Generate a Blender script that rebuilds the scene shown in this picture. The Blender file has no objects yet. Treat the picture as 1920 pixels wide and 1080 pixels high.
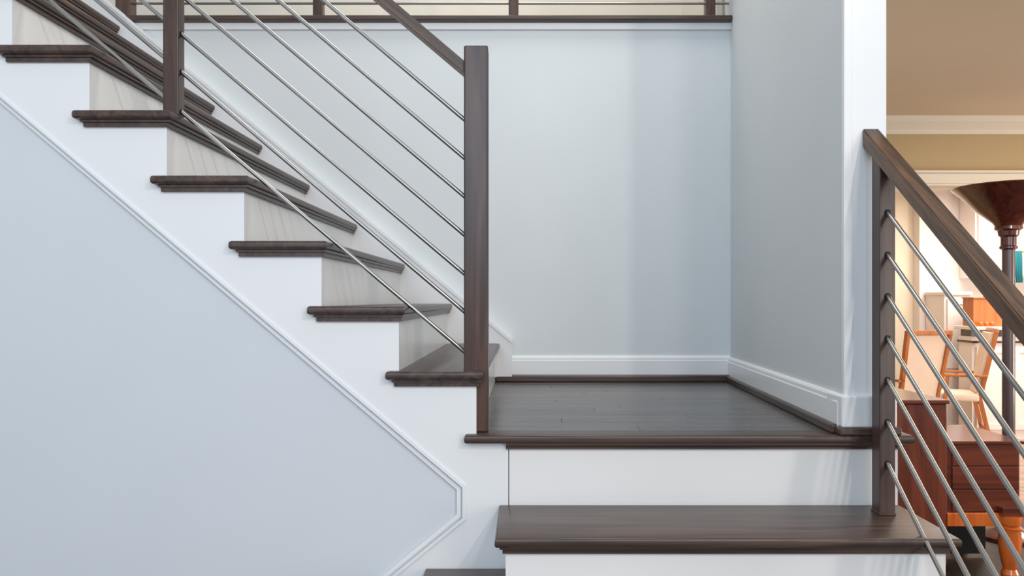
import bpy, bmesh, math, random
from mathutils import Vector, Matrix, Euler
random.seed(7)
S = bpy.context.scene
C = S.collection
# World frame: x right, y away from the camera, z up; z = 0 is the top of the landing,
# the ground floor lies at FLOOR.  Metres.
FLOOR = -0.951
EYE = 0.394
# ------------------------------------------------------------------ camera
cam = bpy.data.cameras.new('camera')
cam.sensor_width = 36
cam.lens = 27.62
cam.shift_x = -0.0125
cam.shift_y = 0.01146
cam.clip_start = 0.02
co = bpy.data.objects.new('camera', cam)
co.location = (0, 0, EYE)
co.rotation_euler = (math.radians(90), 0, 0)
C.objects.link(co)
S.camera = co
# ------------------------------------------------------------------ world, lights, exposure
w = bpy.data.worlds.new('world'); S.world = w; w.use_nodes = True
w.node_tree.nodes['Background'].inputs[0].default_value = (0.88, 0.94, 1.0, 1)
w.node_tree.nodes['Background'].inputs[1].default_value = 0.70
S.view_settings.view_transform = 'Standard'
S.view_settings.look = 'None'
S.view_settings.gamma = 1
S.view_settings.use_curve_mapping = False
S.view_settings.exposure = 0.0

def area(name, loc, target, size, power, color, sy=None):
    l = bpy.data.lights.new(name, 'AREA')
    l.shape = 'RECTANGLE'; l.size = size; l.size_y = sy or size
    l.energy = power; l.color = color
    o = bpy.data.objects.new(name, l); C.objects.link(o)
    o.location = loc
    o.rotation_euler = (Vector(target) - Vector(loc)).to_track_quat('-Z', 'Y').to_euler()
    return o
area('entry_window_light', (-0.9, -3.0, 2.1), (-0.5, 3, 0.5), 2.6, 86, (0.62, 0.80, 1.0), 2.4)
area('door_glass_light', (3.5, -3.8, 0.55), (0.3, 2.6, 0.0), 1.5, 62, (1.0, 0.94, 0.88), 2.4)
area('foyer_spot_light', (1.75, -0.7, 2.5), (-0.7, 2.7, 0.5), 0.12, 29, (1.0, 0.93, 0.86))
area('foyer_lamp_light', (1.5, -3.0, 3.2), (-0.4, 2.8, 0.2), 0.40, 40, (1.0, 0.93, 0.86))
area('landing_fill_light', (0.35, 3.0, 3.7), (-0.3, 3.05, 0), 0.8, 28, (1.0, 0.96, 0.90))  # added fill over the landing, brightens the alcove wall and risers
area('study_fill_light', (6.15, 3.3, 0.2), (2.8, 4.6, 1.5), 1.6, 120, (1.0, 0.88, 0.74), 1.5)  # added fill inside the study to lift its ceiling; no window modelled
area('study_ceiling_light', (3.2, 3.2, 1.50), (3.2, 3.2, -1), 0.9, 34, (1.0, 0.84, 0.66))
area('kitchen_fill_light', (4.6, 6.7, 1.50), (4.6, 6.7, -1), 1.6, 92, (1.0, 0.90, 0.80))  # added fill that makes the far kitchen bright
area('gallery_ceiling_light', (-0.4, 4.5, 3.9), (-0.4, 4.6, 0), 1.0, 26, (1.0, 0.90, 0.76))

# ------------------------------------------------------------------ materials
def mat(name, color, rough=0.5, metal=0.0, spec=0.5, coat=0.0):
    m = bpy.data.materials.new(name); m.use_nodes = True
    b = m.node_tree.nodes['Principled BSDF']
    b.inputs['Base Color'].default_value = (*color, 1)
    b.inputs['Roughness'].default_value = rough
    b.inputs['Metallic'].default_value = metal
    b.inputs['Specular IOR Level'].default_value = spec
    b.inputs['Coat Weight'].default_value = coat
    b.inputs['Coat Roughness'].default_value = 0.15
    return m
def paint(name, color, rough=0.6, var=0.02, scale=3.0, bump=0.02, spec=0.4):
    m = mat(name, color, rough, 0, spec)
    nt = m.node_tree; b = nt.nodes['Principled BSDF']
    tc = nt.nodes.new('ShaderNodeTexCoord')
    n = nt.nodes.new('ShaderNodeTexNoise'); n.inputs['Scale'].default_value = scale; n.inputs['Detail'].default_value = 3
    nt.links.new(tc.outputs['Object'], n.inputs['Vector'])
    r = nt.nodes.new('ShaderNodeValToRGB')
    r.color_ramp.elements[0].color = tuple(max(0, c - var) for c in color) + (1,)
    r.color_ramp.elements[1].color = tuple(min(1, c + var) for c in color) + (1,)
    nt.links.new(n.outputs['Fac'], r.inputs['Fac'])
    nt.links.new(r.outputs['Color'], b.inputs['Base Color'])
    n2 = nt.nodes.new('ShaderNodeTexNoise'); n2.inputs['Scale'].default_value = 180
    nt.links.new(tc.outputs['Object'], n2.inputs['Vector'])
    bp = nt.nodes.new('ShaderNodeBump'); bp.inputs['Strength'].default_value = bump; bp.inputs['Distance'].default_value = 0.002
    nt.links.new(n2.outputs['Fac'], bp.inputs['Height'])
    nt.links.new(bp.outputs['Normal'], b.inputs['Normal'])
    return m
def wood(name, dark, light, axis='X', rough=0.35, scale=1.0, spec=0.5, coat=0.0, wavy=1.5, rings=0.25):
    m = mat(name, dark, rough, 0, spec, coat)
    nt = m.node_tree; b = nt.nodes['Principled BSDF']
    tc = nt.nodes.new('ShaderNodeTexCoord'); mp = nt.nodes.new('ShaderNodeMapping')
    sc = [28 * scale] * 3; sc['XYZ'.index(axis)] = 1.6 * scale
    mp.inputs['Scale'].default_value = sc
    nt.links.new(tc.outputs['Object'], mp.inputs['Vector'])
    n = nt.nodes.new('ShaderNodeTexNoise'); n.inputs['Scale'].default_value = 1.0
    n.inputs['Detail'].default_value = 6; n.inputs['Distortion'].default_value = wavy
    nt.links.new(mp.outputs['Vector'], n.inputs['Vector'])
    n2 = nt.nodes.new('ShaderNodeTexNoise'); n2.inputs['Scale'].default_value = 0.22; n2.inputs['Detail'].default_value = 2
    nt.links.new(mp.outputs['Vector'], n2.inputs['Vector'])
    mx = nt.nodes.new('ShaderNodeMix'); mx.data_type = 'FLOAT'; mx.inputs[0].default_value = rings
    nt.links.new(n.outputs['Fac'], mx.inputs[2]); nt.links.new(n2.outputs['Fac'], mx.inputs[3])
    r = nt.nodes.new('ShaderNodeValToRGB')
    r.color_ramp.elements[0].position = 0.36; r.color_ramp.elements[0].color = (*dark, 1)
    r.color_ramp.elements[1].position = 0.66; r.color_ramp.elements[1].color = (*light, 1)
    nt.links.new(mx.outputs[0], r.inputs['Fac'])
    nt.links.new(r.outputs['Color'], b.inputs['Base Color'])
    bp = nt.nodes.new('ShaderNodeBump'); bp.inputs['Strength'].default_value = 0.15; bp.inputs['Distance'].default_value = 0.001
    nt.links.new(n.outputs['Fac'], bp.inputs['Height']); nt.links.new(bp.outputs['Normal'], b.inputs['Normal'])
    return m
DK, LT = (0.036, 0.021, 0.016), (0.105, 0.062, 0.048)
M = dict(
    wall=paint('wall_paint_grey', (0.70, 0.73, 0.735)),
    wallr=paint('wall_paint_grey_shaded', (0.65, 0.685, 0.70)),  # same paint as wall, darkened for shade on the right wall
    under=paint('under_stair_paint', (0.67, 0.70, 0.73)),
    white=paint('white_trim_paint', (0.84, 0.84, 0.84), 0.32, 0.01, 2, 0.01),
    riser=paint('white_riser_paint', (0.84, 0.82, 0.80), 0.25, 0.02, 4, 0.01),
    tan=paint('tan_wall_paint', (0.50, 0.37, 0.205)),
    tanc=paint('tan_ceiling_paint', (0.76, 0.63, 0.48)),
    cream=paint('cream_wall_paint', (0.82, 0.74, 0.60)),
    hall=paint('hall_wall_paint', (0.70, 0.66, 0.58)),
    creamtrim=paint('cream_trim_paint', (0.82, 0.74, 0.62), 0.4, 0.01),
    wx=wood('espresso_oak_x', DK, LT, 'X', 0.34),
    wy=wood('espresso_oak_y', DK, LT, 'Y', 0.34),
    wz=wood('espresso_oak_z', DK, (0.108, 0.054, 0.038), 'Z', 0.30, spec=0.45),
    rail=wood('espresso_oak_rail', (0.020, 0.014, 0.012), (0.19, 0.098, 0.050), 'X', 0.40, 0.8, 0.5, 0, 4.5, 0.45),
    plank=[wood('espresso_plank_%d' % i, tuple(c * f for c in (0.042, 0.036, 0.034)), tuple(c * f for c in (0.115, 0.098, 0.090)), 'X', 0.26, 0.8, 0.6) for i, f in enumerate((0.92, 1.0, 1.08))],
    steel=mat('brushed_steel', (0.35, 0.34, 0.325), 0.30, 1.0),
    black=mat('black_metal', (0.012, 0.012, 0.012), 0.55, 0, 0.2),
    cherry=wood('cherry_wood_x', (0.08, 0.018, 0.009), (0.20, 0.047, 0.021), 'X', 0.22, 0.5, 0.5, 0.3),
    cherryz=wood('cherry_wood_z', (0.09, 0.020, 0.010), (0.19, 0.046, 0.022), 'Z', 0.22, 0.5, 0.5, 0.3),
    amber=wood('amber_wood', (0.42, 0.075, 0.012), (0.70, 0.17, 0.03), 'Z', 0.18, 0.5, 0.5, 0.4),
    lamp=wood('lamp_mahogany', (0.05, 0.010, 0.007), (0.12, 0.028, 0.018), 'Z', 0.16, 0.6, 0.5, 0.6),
    pole=wood('lamp_pole_wood', (0.07, 0.045, 0.05), (0.12, 0.08, 0.085), 'Z', 0.25, 0.6, 0.5, 0.3),
    chair=wood('honey_chair_wood', (0.36, 0.11, 0.025), (0.55, 0.20, 0.06), 'Z', 0.28, 0.6),
    fabric=paint('cream_upholstery', (0.80, 0.66, 0.54), 0.9, 0.03, 20, 0.3),
    cab=paint('white_cabinet_paint', (0.84, 0.78, 0.75), 0.4, 0.01),
    stone=paint('pale_counter_stone', (0.80, 0.76, 0.70), 0.2, 0.04, 12, 0),
    orange=wood('orange_box_wood', (0.34, 0.09, 0.012), (0.52, 0.16, 0.03), 'Z', 0.35, 0.6),
    teal=paint('teal_cloth', (0.01, 0.20, 0.24), 0.8, 0.02, 9, 0.2),
    brass=mat('brass', (0.75, 0.55, 0.15), 0.3, 1.0),
    fruit=paint('fruit_skin', (0.60, 0.17, 0.03), 0.4, 0.03, 20, 0.05),
    bowl=mat('dark_bowl', (0.05, 0.03, 0.03), 0.25),
    gfloor=wood('ground_floor_oak', (0.018, 0.012, 0.010), (0.045, 0.030, 0.023), 'Y', 0.5, 0.5, 0.25),
    kfloor=wood('kitchen_floor_oak', (0.26, 0.15, 0.10), (0.42, 0.27, 0.19), 'X', 0.22, 0.5),
)
# ------------------------------------------------------------------ helpers
def wloc(o):
    p = Vector((0, 0, 0))
    while o: p = p + o.location; o = o.parent
    return p
def obj(name, bm, m, parent=None, label=None, smooth=False, loc=None, rot=None):
    """bm is in world coordinates (or local ones when loc is given)"""
    bmesh.ops.recalc_face_normals(bm, faces=bm.faces)
    if smooth:
        for f in bm.faces: f.smooth = True
    me = bpy.data.meshes.new(name)
    off = wloc(parent) if parent else Vector((0, 0, 0))
    if loc is None and parent: bmesh.ops.translate(bm, vec=-off, verts=bm.verts)
    bm.to_mesh(me); bm.free()
    if smooth:
        try: me.set_sharp_from_angle(angle=math.radians(35))
        except Exception: pass
    me.materials.append(m)
    o = bpy.data.objects.new(name, me); C.objects.link(o)
    if parent: o.parent = parent
    if loc is not None:
        o.location = Vector(loc) - off
        if rot: o.rotation_euler = rot
    if label: o['label'] = label
    return o
def tag(o, label=None, cat=None, group=None, kind=None):
    if label: o['label'] = label
    if cat: o['category'] = cat
    if group: o['group'] = group
    if kind: o['kind'] = kind
    return o
def thing(name, label, cat, loc, group=None, rotz=0):
    o = bpy.data.objects.new(name, None); C.objects.link(o); o.location = loc
    o.empty_display_size = 0.1
    o.rotation_euler = (0, 0, rotz)
    return tag(o, label, cat, group)
def box(bm, x0, x1, y0, y1, z0, z1, bev=0, seg=2):
    r = bmesh.ops.create_cube(bm, size=1.0)
    vs = r['verts']
    for v in vs:
        v.co = Vector(((x0 + x1) / 2 + v.co.x * (x1 - x0), (y0 + y1) / 2 + v.co.y * (y1 - y0), (z0 + z1) / 2 + v.co.z * (z1 - z0)))
    if bev:
        es = list({e for v in vs for e in v.link_edges})
        bmesh.ops.bevel(bm, geom=es, offset=bev, segments=seg, profile=0.5, affect='EDGES')
    return bm
def N(x0, x1, y0, y1, z0, z1, bev=0.0085, seg=4):
    bm = box(bmesh.new(), x0, x1, y0, y1, z0, z1)
    es = [e for e in bm.edges if abs(e.verts[0].co.z - e.verts[1].co.z) < 1e-6]
    bmesh.ops.bevel(bm, geom=es, offset=bev, segments=seg, profile=0.5, affect='EDGES')
    return bm
def B(x0, x1, y0, y1, z0, z1, bev=0, seg=2):
    return box(bmesh.new(), x0, x1, y0, y1, z0, z1, bev, seg)
def prism(bm, pts, a, b, plane='XZ'):
    """extrude polygon pts from a to b along the missing axis"""
    def P(p, t):
        if plane == 'XZ': return (p[0], t, p[1])
        if plane == 'YZ': return (t, p[0], p[1])
        return (p[0], p[1], t)
    v0 = [bm.verts.new(P(p, a)) for p in pts]; v1 = [bm.verts.new(P(p, b)) for p in pts]
    bm.faces.new(v0); bm.faces.new(v1[::-1])
    n = len(pts)
    for i in range(n):
        bm.faces.new((v0[i], v0[(i + 1) % n], v1[(i + 1) % n], v1[i]))
    return bm
def lathe(bm, prof, c, n=32, cap=True):
    rings = []
    for r, z in prof:
        rings.append([bm.verts.new((c[0] + r * math.cos(2 * math.pi * i / n), c[1] + r * math.sin(2 * math.pi * i / n), c[2] + z)) for i in range(n)])
    for a, b in zip(rings, rings[1:]):
        for i in range(n): bm.faces.new((a[i], a[(i + 1) % n], b[(i + 1) % n], b[i]))
    if cap:
        bm.faces.new(rings[0]); bm.faces.new(rings[-1][::-1])
    return bm
def cyl(bm, p, q, r, n=16, r2=None):
    p, q = Vector(p), Vector(q); d = q - p
    m = Matrix.Translation((p + q) / 2) @ d.to_track_quat('Z', 'Y').to_matrix().to_4x4()
    bmesh.ops.create_cone(bm, cap_ends=True, segments=n, radius1=r, radius2=r if r2 is None else r2, depth=d.length, matrix=m)
    return bm
def beam(name, p, q, w, h, m, parent, bev=0.003, cut='plumb', label=None):
    """rectangular member from p to q (centre line of the TOP face), local X along it, so the grain follows it"""
    p, q = Vector(p), Vector(q); d = q - p; L = d.length; x = d.normalized()
    y = Vector((0, 0, 1)).cross(x).normalized(); z = x.cross(y)
    bm = B(0, L, -w / 2, w / 2, -h, 0)
    if cut == 'plumb':           # both ends cut vertical
        t = x.z / math.hypot(x.x, x.y)
        for v in bm.verts: v.co.x += v.co.z * t
    bmesh.ops.bevel(bm, geom=list(bm.edges), offset=bev, segments=2, affect='EDGES')
    rot = Matrix((x, y, z)).transposed().to_euler()
    return obj(name, bm, m, parent, label, loc=p, rot=rot)
def rod(p, q, r, parent, name='rod'):
    p, q = Vector(p), Vector(q); d = q - p
    bm = cyl(bmesh.new(), (0, 0, 0), (d.length, 0, 0), r, 16)
    rot = d.to_track_quat('X', 'Z').to_euler()
    return obj(name, bm, M['steel'], parent, smooth=True, loc=p, rot=rot)
def struct(name, bm, m, parent=None, smooth=False):
    o = obj(name, bm, m, parent, smooth=smooth)
    if not parent: o['kind'] = 'structure'
    return o

# ------------------------------------------------------------------ dimensions
YN, YS = 2.277, 2.307            # nosing line / stringer face
YSK, YW = 3.76, 3.82             # wall skirt face / back wall face
RISE, RUN = 0.190, 0.2272
zt = lambda k: 0.0 if k == 0 else 0.1854 + RISE * (k - 1)      # top of upper-flight tread k
rx = lambda k: -0.1425 - RUN * (k - 1)                         # face of riser k
NT = 10
UP = 1.764                       # upper gallery floor
XR0, XR1 = 0.935, 1.000          # right wall, near end and far corner
# ------------------------------------------------------------------ setting
struct('floor', B(-4.0, 6.4, -3.5, 5.0, FLOOR - 0.05, FLOOR), M['gfloor'])
struct('floor_kitchen', B(1.3, 6.4, 5.0, 8.6, FLOOR - 0.05, FLOOR), M['kfloor'])
struct('wall_back', B(-3.4, 1.06, YW, YW + 0.10, FLOOR, UP - 0.03), M['wall'])
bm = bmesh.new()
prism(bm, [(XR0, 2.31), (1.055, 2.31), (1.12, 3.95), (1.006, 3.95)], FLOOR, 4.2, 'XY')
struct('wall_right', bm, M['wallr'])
# wall under the upper flight, behind the stringer board
prism_pts = [(-3.2, FLOOR), (-0.0486, FLOOR), (-0.0486, -0.03), (-0.16, -0.03)]
for k in range(1, NT + 1):
    pass
bm = bmesh.new()
prism(bm, [(-3.2, FLOOR), (-0.06, FLOOR), (-0.06, -0.06), (-0.15, -0.06), (-2.35, 1.76), (-3.2, 1.76)], YS + 0.016, YS + 0.09, 'XZ')
struct('wall_left', bm, M['under'])
# stringer board (white, saw-toothed), face at YS
MB0 = (-0.1785, -0.155); SL = 0.842       # lower right corner of the raking edge; slope
top = [(-0.0486, FLOOR + 0.001), (-0.0486, -0.022), (rx(1), -0.022)]
for k in range(1, NT):
    top += [(rx(k), zt(k) - 0.022), (rx(k + 1), zt(k) - 0.022)]
xe = rx(NT)
top += [(xe, MB0[1] + (MB0[0] - xe) * SL), MB0, (MB0[0], -0.248), (-1.04, FLOOR + 0.001)]
bm = prism(bmesh.new(), top, YS, YS + 0.016)
struct('trim_1', bm, M['white'])
# moulding around the under-stair panel: two beads following the edge
def bead(pts, off, wd, y0, y1, name):
    bm = bmesh.new()
    def offset(pl, d):
        out = []
        for i, p in enumerate(pl):
            ns = []
            for a, b in ((i - 1, i), (i, i + 1)):
                if 0 <= a and b < len(pl):
                    t = (Vector(pl[b]) - Vector(pl[a])).normalized(); ns.append(Vector((-t.y, t.x)))
            n = sum(ns, Vector((0, 0))).normalized(); k = 1 / max(0.4, n.dot(ns[0]))
            out.append(tuple(Vector(p) + n * d * k))
        return out
    A = offset(pts, off); Bq = offset(pts, off + wd)
    prism(bm, A + Bq[::-1], y0, y1)
    bmesh.ops.bevel(bm, geom=[e for e in bm.edges if abs(e.verts[0].co.y - y0) < 1e-5 and abs(e.verts[1].co.y - y0) < 1e-5], offset=min(wd, y1 - y0) * 0.4, segments=2, affect='EDGES')
    return struct(name, bm, M['white'])
edge = [(xe, MB0[1] + (MB0[0] - xe) * SL), MB0, (MB0[0], -0.248), (-1.04, FLOOR + 0.001)]
bead(edge, -0.002, 0.009, YS - 0.005, YS + 0.0005, 'trim_2')
bead(edge, -0.017, 0.012, YS + 0.006, YS + 0.020, 'trim_3')
# hidden-side plinth strip of the white wrap skirt (wider lower board)
# right wall end casing and plinth
bm = bmesh.new(); box(bm, XR0 - 0.002, 1.058, 2.297, 2.311, 0.0, 4.2, 0.003)
box(bm, XR0 - 0.004, XR0 + 0.022, 2.292, 2.312, 0.0, 4.2, 0.003)
struct('trim_4', bm, M['white'])
struct('baseboard_end', B(0.921, 1.083, 2.282, 2.40, 0.022, 0.115, 0.006, 3), M['white'])
struct('trim_5', B(0.912, 1.092, 2.272, 2.41, 0.0, 0.023, 0.006, 3), M['wx'])
def base_profile(t, h, z0):           # depth t, height h
    return [(0, z0), (t, z0), (t, z0 + h * 0.74), (t * 0.85, z0 + h * 0.78), (t * 0.80, z0 + h * 0.90), (t * 0.55, z0 + h * 0.97), (t * 0.35, z0 + h), (0, z0 + h)]
bm = bmesh.new()
prism(bm, [(YW - d, z) for d, z in base_profile(0.016, 0.092, 0.030)], -0.062, XR1 - 0.005, 'YZ')
struct('baseboard_back', bm, M['white'])
struct('trim_6', B(-0.140, XR1 - 0.01, YW - 0.060, YW - 0.002, 0.0, 0.032, 0.006, 3), M['wx'])
# along the right wall: local x runs along the wall
ang = math.atan2(XR1 - XR0, YW - 2.31)
Lw = math.hypot(XR1 - XR0, YW - 2.31)
bm = prism(bmesh.new(), [(d, z) for d, z in base_profile(0.016, 0.095, 0.022)], 0.0, -Lw, 'XZ')
bm2 = bmesh.new()
o = obj('baseboard_right', bm, M['white'], loc=(XR1 - 0.001, YW, 0), rot=(0, 0, math.radians(0)))
for v in o.data.vertices: v.co.x = -v.co.x
o.rotation_euler = (0, 0, -ang); o['kind'] = 'structure'
bm = B(-0.032, 0, -Lw, 0, 0, 0.028, 0.006, 3)
o = obj('trim_7', bm, M['wy'], loc=(XR1 - 0.002, YW, 0), rot=(0, 0, -ang)); o['kind'] = 'structure'
# wall skirt of the upper flight (white, cap on top) on the back wall
def skz(x, d): return d - (x + 0.062) * 0.838
xe2 = -2.6
pts = [(-0.062, 0.024), (-0.062, 0.2026), (xe2, skz(xe2, 0.2026)), (xe2, skz(xe2, 0.165) - 0.6), (rx(1) - 0.02, 0.024)]
struct('trim_8', prism(bmesh.new(), pts, YSK, YW + 0.001), M['white'])
pts = [(-0.0615, 0.1850), (-0.0615, 0.2030), (xe2, skz(xe2, 0.2035)), (xe2, skz(xe2, 0.1855))]
struct('trim_9', prism(bmesh.new(), pts, YSK - 0.006, YW + 0.001), M['white'])
# gallery: floor slab, dark nosing, fascia, hall wall
struct('floor_gallery', B(-3.4, 1.3, YW, 5.3, UP - 0.03, UP - 0.001), M['plank'][1])
struct('trim_10', B(-2.35, XR1 + 0.003, YW - 0.045, YW + 0.10, UP - 0.026, UP, 0.008, 3), M['wx'])
struct('trim_11', B(-2.35, XR1 + 0.002, YW - 0.014, YW, UP - 0.060, UP - 0.026, 0.003), M['white'])
struct('wall_hall', B(-3.4, 1.5, 5.3, 5.4, UP, 4.2), M['hall'])
struct('wall_hall_end', B(1.06, 1.16, 3.95, 5.3, UP - 0.03, 4.2), M['hall'])
struct('trim_12', B(1.02, 1.062, 4.10, 4.20, UP, 4.0, 0.004), M['white'])
struct('trim_13', B(0.985, 1.018, 4.04, 4.10, UP, 4.0, 0.004), M['creamtrim'])
# study on the right
XS1 = 6.4
struct('ceiling', B(1.08, XS1, 2.35, 5.0, 1.548, 1.60), M['tanc'])
struct('wall_study', B(1.08, XS1, 5.0, 5.12, 1.13, 1.548), M['tan'])
struct('wall_study_left', B(1.10, 2.30, 5.0, 5.12, FLOOR, 1.13), M['tan'])
bm = bmesh.new()
prism(bm, [(5.0, 1.446), (4.985, 1.446), (4.975, 1.462), (4.975, 1.470), (4.93, 1.515), (4.92, 1.530), (4.92, 1.548), (5.0, 1.548)], 1.09, XS1, 'YZ')
struct('trim_14', bm, M['creamtrim'])
bm = bmesh.new()
box(bm, 2.2, XS1, 4.975, 5.0, 1.130, 1.195, 0.003); box(bm, 2.2, XS1, 4.955, 5.0, 1.195, 1.212, 0.004); box(bm, 2.2, XS1, 4.985, 5.13, 1.118, 1.131)
struct('trim_15', bm, M['creamtrim'])
# kitchen
struct('ceiling_kitchen', B(1.3, XS1, 5.12, 8.6, 1.548, 1.60), M['cab'])
struct('wall_kitchen_left', B(1.3, 1.4, 5.12, 8.6, FLOOR, 1.548), M['cream'])
struct('wall_kitchen_back', B(1.3, XS1, 8.5, 8.6, FLOOR, 1.548), M['cream'])
struct('wall_kitchen_right', B(XS1 - 0.1, XS1, 2.4, 8.5, FLOOR, 1.548), M['cab'])
struct('wall_kitchen_pier', B(4.20, XS1 - 0.1, 8.36, 8.5, FLOOR, 1.548), M['cab'])

# ------------------------------------------------------------------ landing
YR = YS                                      # riser face under the landing
land = thing('stair_landing', 'dark stained wood landing platform between the two stair flights', 'landing', (0.5, 3.0, FLOOR))
obj('frame', B(-0.0486, 1.095, YR + 0.02, YW, FLOOR, -0.03), M['white'], land)
obj('subfloor', B(rx(1) - 0.01, 1.095, YR + 0.02, YW, -0.03, -0.019), M['wx'], land)
obj('riser', B(-0.0456, 1.095, YR, YR + 0.02, -0.207 - 0.01, -0.02), M['riser'], land)
y = YN + 0.085; i = 0
while y < YW - 0.002:
    y2 = min(y + 0.0826, YW)
    # two boards per row, joint staggered
    cut = [0.35, 0.72, 0.12, 0.55, 0.85, 0.25][i % 6]
    xl = rx(1)
    for a, b in ((xl, cut), (cut, XR1 + 0.02 if y > 2.45 else 1.0)):
        obj('plank', B(a + 0.0004, b - 0.0004, y + 0.0004, y2 - 0.0004, -0.019, 0.0, 0.0012, 1), M['plank'][random.randrange(3)], land)
    y = y2; i += 1
nz = obj('nosing', N(-0.176, 1.130, YN, YN + 0.086, -0.0245, 0.0005), M['wx'], land, smooth=True)
bm = prism(bmesh.new(), [(YR, -0.0245), (YR - 0.021, -0.0245), (YR - 0.021, -0.029), (YR - 0.014, -0.032), (YR - 0.009, -0.038), (YR - 0.009, -0.043), (YR, -0.043)], -0.055, 1.108, 'YZ')
obj('cove_moulding', bm, M['wx'], nz)

# ------------------------------------------------------------------ upper flight
fl = thing('upper_stair_flight', 'upper flight of dark treads and white risers climbing left from the landing', 'stairs', (-1.2, 3.0, FLOOR))
for k in range(1, NT + 1):
    z = zt(k); zb = zt(k - 1)
    x1 = rx(k) + 0.022; x0 = rx(k + 1) - 0.035
    if k == NT: x0 = -3.4
    yb = YSK - (0.0 if k > 1 else 0.0)
    t = obj('tread', N(x0, x1, YN, yb, z - 0.025, z), M['wy'] if k != 1 else M['wy'], fl, smooth=True)
    bm = bmesh.new()
    for (a, b, e) in ((0.0, 0.0075, 0.015), (0.0075, 0.020, 0.009)):
        box(bm, rx(k + 1) - (0.004 + e), rx(k) + e, YS - e, yb, z - 0.025 - b, z - 0.025 - a + 0.0005)
    obj('cove_moulding', bm, M['wy'], t)
    obj('riser', B(rx(k) - 0.018, rx(k), YS + 0.0161, yb, zb - (0.0 if k > 1 else 0), z - 0.02), M['riser'], fl)
# ------------------------------------------------------------------ lower flight
lf = thing('lower_stair_flight', 'lower flight of dark wood treads coming forward from the landing', 'stairs', (0.5, 1.8, FLOOR))
zA = -0.207
def low(i):
    z = zA - 0.186 * i
    yf = 1.975 - 0.300 * i
    xl = -0.076 - 0.236 * i if i else -0.076
    if i >= 1: xl = -0.292 - 0.236 * (i - 1)
    xr = 1.0995
    t = obj('tread', N(xl, xr, yf, YS - 0.001, z - 0.025, z), M['wx'], lf, smooth=True)
    bm = bmesh.new()
    for (a, b, e) in ((0.0, 0.0075, 0.015), (0.0075, 0.020, 0.008)):
        box(bm, xl + 0.027 - e, xr - 0.026 + e, yf + 0.030 - e, YS - 0.001, z - 0.025 - b, z - 0.025 - a + 0.0005)
    obj('cove_moulding', bm, M['wx'], t)
    zb = z - 0.186 if i < 3 else FLOOR
    obj('riser', B(xl + 0.027, xr - 0.0255, yf + 0.030, YS - 0.001, zb + 0.0005, z - 0.022), M['riser'], lf)
for i in range(4): low(i)

# ------------------------------------------------------------------ upper flight railing
YP = 2.368                                    # railing plane
TN = 0.847
RD = 0.0062
ur = thing('stair_railing', 'long stair railing of the upper flight with steel rods and tall dark newel post', 'railing', (-0.145, YP, 0.0))
bm = bmesh.new()
box(bm, -0.181, -0.1095, YP - 0.036, YP + 0.036, 0.001, 1.150, 0.0045, 2)
obj('newel_post', bm, M['wz'], ur)
px2 = -1.058
zpr = lambda x: 1.108 + (-0.181 - x) * TN      # top of handrail along the slope
obj('post', B(px2 - 0.023, px2 + 0.023, YP - 0.023, YP + 0.023, zt(5) + 0.0005, zpr(px2) - 0.03, 0.003), M['wz'], ur)
px3 = -2.28
obj('post', B(px3 - 0.023, px3 + 0.023, YP - 0.023, YP + 0.023, zt(10) + 0.0005, zpr(px3) - 0.03, 0.003), M['wz'], ur)
beam('handrail', (-0.180, YP, zpr(-0.180)), (px3 - 0.05, YP, zpr(px3 - 0.05)), 0.050, 0.031, M['rail'], ur)
X_s = -0.1865
for yy in (657, 582, 511, 438, 366, 294, 222):
    z0 = EYE + (562 - yy) * YP / 1473.0
    p = Vector((X_s + 0.008, YP, z0 - 0.008 * TN)); q = Vector((px3, YP, z0 + (X_s - px3) * TN))
    r = rod(p, q, RD, ur)
    for xx, s in ((-0.181, -1), (px2 + 0.0232, 1), (px2 - 0.0232, -1)):
        zz = z0 + (X_s - xx) * TN
        bm = cyl(bmesh.new(), (xx, YP, zz), (xx + 0.0025 * s, YP, zz), 0.0080, 14)
        obj('collar', bm, M['black'], ur)
# ------------------------------------------------------------------ lower flight railing
rr = thing('stair_railing', 'short railing of the lower flight, dark handrail running from the white wall end', 'railing', (1.011, 2.215, zA))
XP = 1.011; TL = 0.7326
zh = lambda yv: 0.904 - (2.31 - yv) * TL
obj('post', B(XP - 0.022, XP + 0.022, 2.190, 2.240, zA + 0.0005, zh(2.215) - 0.03, 0.002), M['wz'], rr)
obj('base_plate', B(XP - 0.0235, XP + 0.0235, 2.187, 2.242, zA + 0.0003, zA + 0.006, 0.001), M['wz'], rr)
beam('handrail', (XP, 2.297, zh(2.297)), (XP, 1.00, zh(1.00)), 0.048, 0.042, M['rail'], rr)
obj('newel_post', B(XP - 0.036, XP + 0.036, 0.96, 1.032, zA - 0.186 * 3, zh(1.0) + 0.04, 0.004), M['wz'], rr)
for yy in (398, 477, 555, 634, 712, 791, 869):
    z0 = EYE + (562 - yy) * 2.190 / 1473.0
    yend = 1.03
    r = rod((XP, 2.196, z0 + 0.006 * TL), (XP, yend, z0 - (2.19 - yend) * TL), RD, rr)
    bm = cyl(bmesh.new(), (XP, 2.191, z0), (XP, 2.187, z0), 0.0080, 14)
    obj('collar', bm, M['black'], rr)
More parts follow.
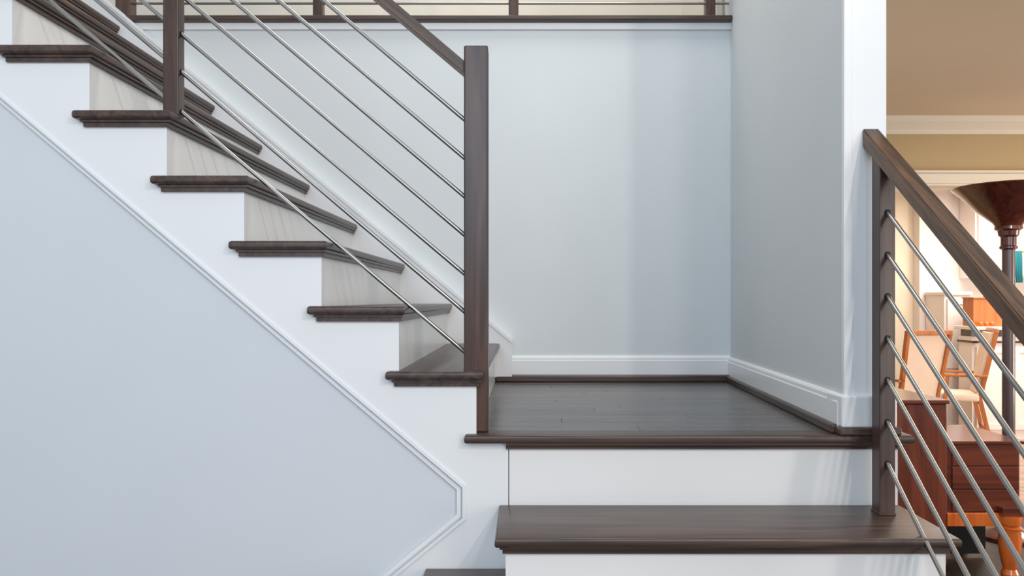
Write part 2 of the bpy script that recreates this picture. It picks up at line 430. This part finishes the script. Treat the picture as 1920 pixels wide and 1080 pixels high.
# ------------------------------------------------------------------ gallery railing
YG = 3.86
gr = thing('gallery_railing', 'railing of dark posts and level steel rods along the upper gallery edge', 'railing', (-0.5, YG, UP))
obj('newel_post', B(-1.995, -1.924, YG - 0.036, YG + 0.036, UP, UP + 1.05, 0.004), M['wz'], gr)
for xx in (-1.012, -0.055, 0.908):
    obj('post', B(xx - 0.024, xx + 0.024, YG - 0.024, YG + 0.024, UP, UP + 0.98, 0.003), M['wz'], gr)
obj('handrail', B(-1.96, 1.02, YG - 0.025, YG + 0.025, UP + 0.95, UP + 0.99, 0.003), M['rail'], gr)
for j in range(7):
    rod((-1.93, YG, UP + 0.086 + 0.117 * j), (1.02, YG, UP + 0.086 + 0.117 * j), RD, gr)

# ------------------------------------------------------------------ study furniture
# desk: tall end cabinet on the left, lower panelled body, apron and turned leg on the right
dk = thing('writing_desk', 'dark cherry wood desk with taller left end behind the lower stair rail', 'desk', (2.1, 3.95, FLOOR))
fx = lambda px, d: (px - 984) / 1473.0 * d
fz = lambda py, d: EYE + (562 - py) / 1473.0 * d
D0 = 3.80
xa, xb, xc, xd = 1.55, fx(1776, D0), fx(1786, D0), fx(1916, D0)
obj('side_cabinet', B(xa, xb, D0, D0 + 0.55, FLOOR + 0.06, fz(757, D0), 0.006), M['cherryz'], dk)
obj('cabinet_top', B(xa - 0.01, xb + 0.008, D0 - 0.012, D0 + 0.56, fz(757, D0), fz(750, D0), 0.004), M['cherry'], dk)
obj('plinth', B(xa + 0.01, xb - 0.02, D0 + 0.02, D0 + 0.53, FLOOR, FLOOR + 0.062), M['cherry'], dk)
obj('back_panel', B(xb, xd, D0 + 0.02, D0 + 0.04, fz(962, D0), fz(833, D0)), M['cherry'], dk)
obj('desk_top', B(xb, xd + 0.02, D0 - 0.005, D0 + 0.50, fz(833, D0), fz(827, D0), 0.003), M['cherry'], dk)
for a, b in ((833, 874), (876, 918), (920, 960)):
    obj('drawer_board', B(xc + 0.005, xd - 0.01, D0 + 0.008, D0 + 0.022, fz(b, D0), fz(a, D0), 0.003), M['cherry'], dk)
obj('kneehole_shade', B(xb, xd, D0 + 0.30, D0 + 0.32, FLOOR + 0.02, fz(962, D0)), M['black'], dk)  # black sheet standing in for the shade in the open kneehole
obj('apron', B(xb, fx(1876, D0), D0 - 0.004, D0 + 0.018, fz(987, D0), fz(962, D0), 0.004), M['amber'], dk)
xl = fx(1908, 3.74)
prof = [(0.0, 0), (0.035, 0), (0.040, 0.03), (0.030, 0.06), (0.036, 0.09), (0.046, 0.16), (0.052, 0.24), (0.044, 0.30), (0.052, 0.325), (0.040, 0.335), (0.050, 0.345), (0.052, 0.36), (0.052, 0.40), (0.0, 0.40)]
hleg = fz(972, 3.74) - FLOOR
prof = [(r, z / 0.40 * hleg) for r, z in prof]
obj('leg', lathe(bmesh.new(), prof, (xl, 3.80, FLOOR), 28, False), M['amber'], dk, smooth=True)
obj('leg_block', B(xl - 0.055, xl + 0.06, 3.765, 3.875, fz(972, 3.74), fz(955, 3.74), 0.003), M['cherry'], dk)
for lx in (xl,):
    obj('leg', lathe(bmesh.new(), prof, (lx, 4.22, FLOOR), 20, False), M['amber'], dk, smooth=True)
# floor lamp
DL = 4.45
lx = fx(1891, DL)
fp = thing('floor_lamp', 'dark mahogany torchiere floor lamp with wide conical bowl behind the desk', 'lamp', (lx, DL, FLOOR))
zr, zc, zn, zk = fz(352, DL), fz(428, DL), fz(445, DL), fz(462, DL)
R = 96 / 1473.0 * DL
prof = [(0.0, zc), (0.062, zc), (0.080, zc + 0.03), (0.16, zc + (zr - zc) * 0.42), (0.235, zc + (zr - zc) * 0.78), (R, zr), (R - 0.006, zr + 0.006), (0.225, zc + (zr - zc) * 0.80), (0.07, zc + 0.05), (0, zc + 0.045)]
bm = lathe(bmesh.new(), [(r, z) for r, z in prof], (lx, DL, 0), 48, False)
obj('bowl', bm, M['lamp'], fp, smooth=True)
prof = [(0.034, zk - 0.02), (0.047, zk - 0.012), (0.047, zk - 0.002), (0.040, zk + 0.006), (0.040, zn), (0.052, zn + 0.01), (0.056, zc - 0.015), (0.072, zc - 0.006), (0.070, zc + 0.01)]
obj('neck', lathe(bmesh.new(), prof, (lx, DL, 0), 32), M['lamp'], fp, smooth=True)
obj('pole', lathe(bmesh.new(), [(0.033, FLOOR + 0.05), (0.033, zk - 0.015)], (lx, DL, 0), 28), M['pole'], fp, smooth=True)
obj('base', lathe(bmesh.new(), [(0.0, FLOOR), (0.17, FLOOR), (0.17, FLOOR + 0.02), (0.12, FLOOR + 0.04), (0.05, FLOOR + 0.06), (0.033, FLOOR + 0.08)], (lx, DL, 0), 32, False), M['lamp'], fp, smooth=True)
# ------------------------------------------------------------------ dining chairs (local frame: back at +y side faces -y)
def member(bm, p, q, wx, wy):
    p, q = Vector(p), Vector(q)
    vs = []
    for c in (p, q):
        for sx, sy in ((-1, -1), (1, -1), (1, 1), (-1, 1)):
            vs.append(bm.verts.new((c.x + sx * wx / 2, c.y + sy * wy / 2, c.z)))
    bm.faces.new(vs[:4]); bm.faces.new(vs[4:][::-1])
    for i in range(4): bm.faces.new((vs[i], vs[(i + 1) % 4], vs[4 + (i + 1) % 4], vs[4 + i]))
    return bm
def chair(loc, rz, label):
    t = thing('dining_chair', label, 'chair', loc, None, 0)
    def add(name, bm, m, smooth=False, par=None):
        o = obj(name, bm, m, None, smooth=smooth); o.parent = par or t
        if not par: pass
        return o
    W = 0.20
    # seat centre at origin, back rail at y=-0.2 (towards the viewer), leaning towards the viewer
    for s in (-1, 1):
        bm = member(bmesh.new(), (s * 0.185, -0.30, 0.0), (s * 0.185, -0.20, 0.46), 0.032, 0.036)
        add('leg', bm, M['chair'])
        bm = member(bmesh.new(), (s * 0.19, 0.22, 0.0), (s * 0.19, 0.20, 0.42), 0.036, 0.036)
        add('leg', bm, M['chair'])
        bm = member(bmesh.new(), (s * 0.185, -0.20, 0.44), (s * 0.215, -0.33, 1.06), 0.030, 0.036)
        add('back_post', bm, M['chair'])
        bm = bmesh.new(); member(bm, (s * 0.20, -0.25, 0.66), (s * 0.235, -0.10, 0.66), 0.034, 0.05)
        box(bm, s * 0.225 - 0.017, s * 0.225 + 0.017, -0.26, 0.10, 0.645, 0.668, 0.006)
        member(bm, (s * 0.225, 0.08, 0.42), (s * 0.225, 0.06, 0.65), 0.028, 0.03)
        add('armrest', bm, M['chair'])
    bm = box(bmesh.new(), -0.232, 0.232, -0.347, -0.312, 1.045, 1.085, 0.006); add('crest_rail', bm, M['chair'])
    bm = box(bmesh.new(), -0.19, 0.19, -0.225, -0.19, 0.40, 0.45, 0.004); add('seat_rail', bm, M['chair'])
    bm = bmesh.new(); box(bm, -0.17, 0.17, -0.27, -0.255, 0.16, 0.185)
    add('stretcher', bm, M['chair'])
    bm = box(bmesh.new(), -0.21, 0.21, -0.20, 0.23, 0.42, 0.49, 0.02, 3); add('seat', bm, M['fabric'], True)
    bm = bmesh.new()
    vs = []
    a = [(-0.172, -0.218, 0.50), (0.172, -0.218, 0.50), (0.200, -0.322, 1.045), (-0.200, -0.322, 1.045)]
    f = [bm.verts.new(v) for v in a]; g = [bm.verts.new((v[0], v[1] + 0.045, v[2])) for v in a]
    bm.faces.new(f); bm.faces.new(g[::-1])
    for i in range(4): bm.faces.new((f[i], f[(i + 1) % 4], g[(i + 1) % 4], g[i]))
    add('back_cushion', bm, M['fabric'])
    t.rotation_euler = (0, 0, rz)
    return t
chair((fx(1740, 6.65) - 0.088, 6.95, FLOOR), math.radians(15), 'honey wood dining chair with cream padded back, left one beyond the rail')
chair((fx(1790, 7.3), 7.35, FLOOR), math.radians(68), 'honey wood dining chair seen side on, right of the cream backed chair')

# ------------------------------------------------------------------ kitchen
def door_panel(parent, x0, x1, y, z0, z1, knob='R'):
    d = obj('door', B(x0, x1, y - 0.018, y, z0, z1, 0.002), M['cab'], parent)
    bm = bmesh.new(); t = 0.055
    for a in ((x0, x0 + t, z0, z1), (x1 - t, x1, z0, z1), (x0 + t, x1 - t, z0, z0 + t), (x0 + t, x1 - t, z1 - t, z1)):
        box(bm, a[0], a[1], y - 0.030, y - 0.017, a[2], a[3], 0.002)
    obj('door_frame', bm, M['cab'], d)
    kx = x1 - 0.03 if knob == 'R' else x0 + 0.03
    b = bmesh.new(); bmesh.ops.create_uvsphere(b, u_segments=12, v_segments=8, radius=0.016, matrix=Matrix.Translation((kx, y - 0.045, z1 - 0.10)))
    obj('knob', b, M['bowl'], d, smooth=True)
kb = thing('base_cabinet', 'white base cabinets with framed doors in the far kitchen', 'cabinet', (5.0, 8.05, FLOOR))
obj('body', B(4.55, 6.25, 8.0, 8.35, FLOOR + 0.09, -0.095), M['cab'], kb)
obj('toe_kick', B(4.57, 6.25, 8.05, 8.35, FLOOR, FLOOR + 0.09), M['bowl'], kb)
for a in (4.58, 4.86, 5.14, 5.42, 5.70, 5.98): door_panel(kb, a, a + 0.26, 8.0, FLOOR + 0.12, -0.13)
ct = obj('countertop', B(4.53, 6.27, 7.965, 8.35, -0.093, -0.052, 0.006), M['stone'])
tag(ct, 'pale stone countertop lying on the white base cabinets', 'countertop')
tc_ = thing('tall_cabinet', 'white medium height kitchen cabinet with moulded top beyond the rods', 'cabinet', (4.42, 8.15, FLOOR))
obj('body', B(4.26, 4.52, 7.98, 8.35, FLOOR, 0.44), M['cab'], tc_)
obj('crown', B(4.245, 4.535, 7.95, 8.35, 0.44, 0.475, 0.008), M['cab'], tc_)
door_panel(tc_, 4.28, 4.50, 7.98, -0.30, 0.40); door_panel(tc_, 4.28, 4.50, 7.98, FLOOR + 0.08, -0.33)
wc = thing('wall_cabinet', 'white kitchen wall cabinets under the far ceiling', 'cabinet', (5.2, 8.2, 0.75))
obj('body', B(4.62, 6.25, 8.06, 8.355, 0.62, 1.50), M['cab'], wc)
for a in (4.64, 5.00, 5.36, 5.72): door_panel(wc, a, a + 0.34, 8.06, 0.64, 1.46)
# island with raised bar
ki = thing('kitchen_island', 'white kitchen bar with dark edged raised shelf behind the right chair', 'counter', (4.75, 7.6, FLOOR))
ib = fx(1828, 7.5); 
zb = fz(612, 7.5)
obj('body', B(ib, ib + 1.5, 7.55, 7.78, FLOOR, zb - 0.10), M['cab'], ki)
obj('shelf', B(ib - 0.01, ib + 1.52, 7.52, 7.80, zb - 0.16, zb - 0.14, 0.003), M['bowl'], ki)
obj('bar_top', B(ib - 0.02, ib + 1.54, 7.48, 7.84, zb - 0.035, zb, 0.006), M['stone'], ki)
obj('bar_support', B(ib + 0.02, ib + 1.45, 7.60, 7.78, zb - 0.14, zb - 0.03), M['bowl'], ki)
for a in (0.03, 0.38, 0.73, 1.08): door_panel(ki, ib + a, ib + a + 0.32, 7.55, FLOOR + 0.10, zb - 0.20)
bx = thing('wooden_box', 'orange brown wooden box standing on the raised kitchen bar', 'box', (fx(1848, 7.6), 7.62, zb))
xq0, xq1 = fx(1820, 7.6) , fx(1884, 7.6)
xq0 = max(xq0, ib - 0.015)
obj('case', B(xq0, xq1, 7.56, 7.74, zb + 0.0, fz(560, 7.56), 0.004), M['orange'], bx)
obj('lid', B(xq0 - 0.006, xq1 + 0.006, 7.55, 7.75, fz(560, 7.56), fz(557, 7.56), 0.003), M['chair'], bx)
obj('knob', lathe(bmesh.new(), [(0.0, 0), (0.012, 0.0), (0.012, 0.02), (0.0, 0.02)], ((xq0 + xq1) / 2, 7.65, fz(557, 7.56)), 12, False), M['bowl'], bx)
for j, (dx, lab) in enumerate(((0.06, 'left'), (0.115, 'middle'), (0.17, 'right'))):
    b = bmesh.new(); bmesh.ops.create_uvsphere(b, u_segments=16, v_segments=10, radius=0.024, matrix=Matrix.Translation((ib + dx, 7.51, zb + 0.024)))
    f = obj('orange', b, M['fruit'], smooth=True)
    tag(f, '%s one of three small oranges before the wooden box' % lab, 'fruit', 'oranges on the kitchen bar')
# towel rail on the wall cabinets' side
tr = thing('towel_rail', 'brass rail on the far kitchen wall holding a teal towel', 'rail', (fx(1915, 7.9), 7.95, fz(472, 7.9)))
zz = fz(472, 7.9)
obj('bar', cyl(bmesh.new(), (fx(1900, 7.9), 7.9, zz), (fx(1940, 7.9), 7.9, zz), 0.010, 12), M['brass'], tr, smooth=True)
for a in (1902, 1938):
    obj('bracket', cyl(bmesh.new(), (fx(a, 7.9), 7.9, zz), (fx(a, 7.9), 8.075, zz), 0.008, 10), M['brass'], tr, smooth=True)
bm = bmesh.new()
nx = 12; x0, x1 = fx(1903, 7.9), fx(1915, 7.9)
vf = []; 
for i in range(nx + 1):
    u = i / nx; xx = x0 + (x1 - x0) * u; wv = 0.008 * math.sin(u * 18)
    vf.append([bm.verts.new(p) for p in ((xx, 7.925 + wv, fz(520, 7.9)), (xx, 7.914, zz), (xx, 7.90, zz + 0.013), (xx, 7.886, zz), (xx, 7.882 + wv, fz(530, 7.9)))])
for a, b in zip(vf, vf[1:]):
    for i in range(4): bm.faces.new((a[i], a[i + 1], b[i + 1], b[i]))
tw = obj('towel', bm, M['teal'], smooth=True)
md = tw.modifiers.new('thickness', 'SOLIDIFY'); md.thickness = 0.004
tag(tw, 'teal towel hanging on the brass rail at the right edge', 'towel')
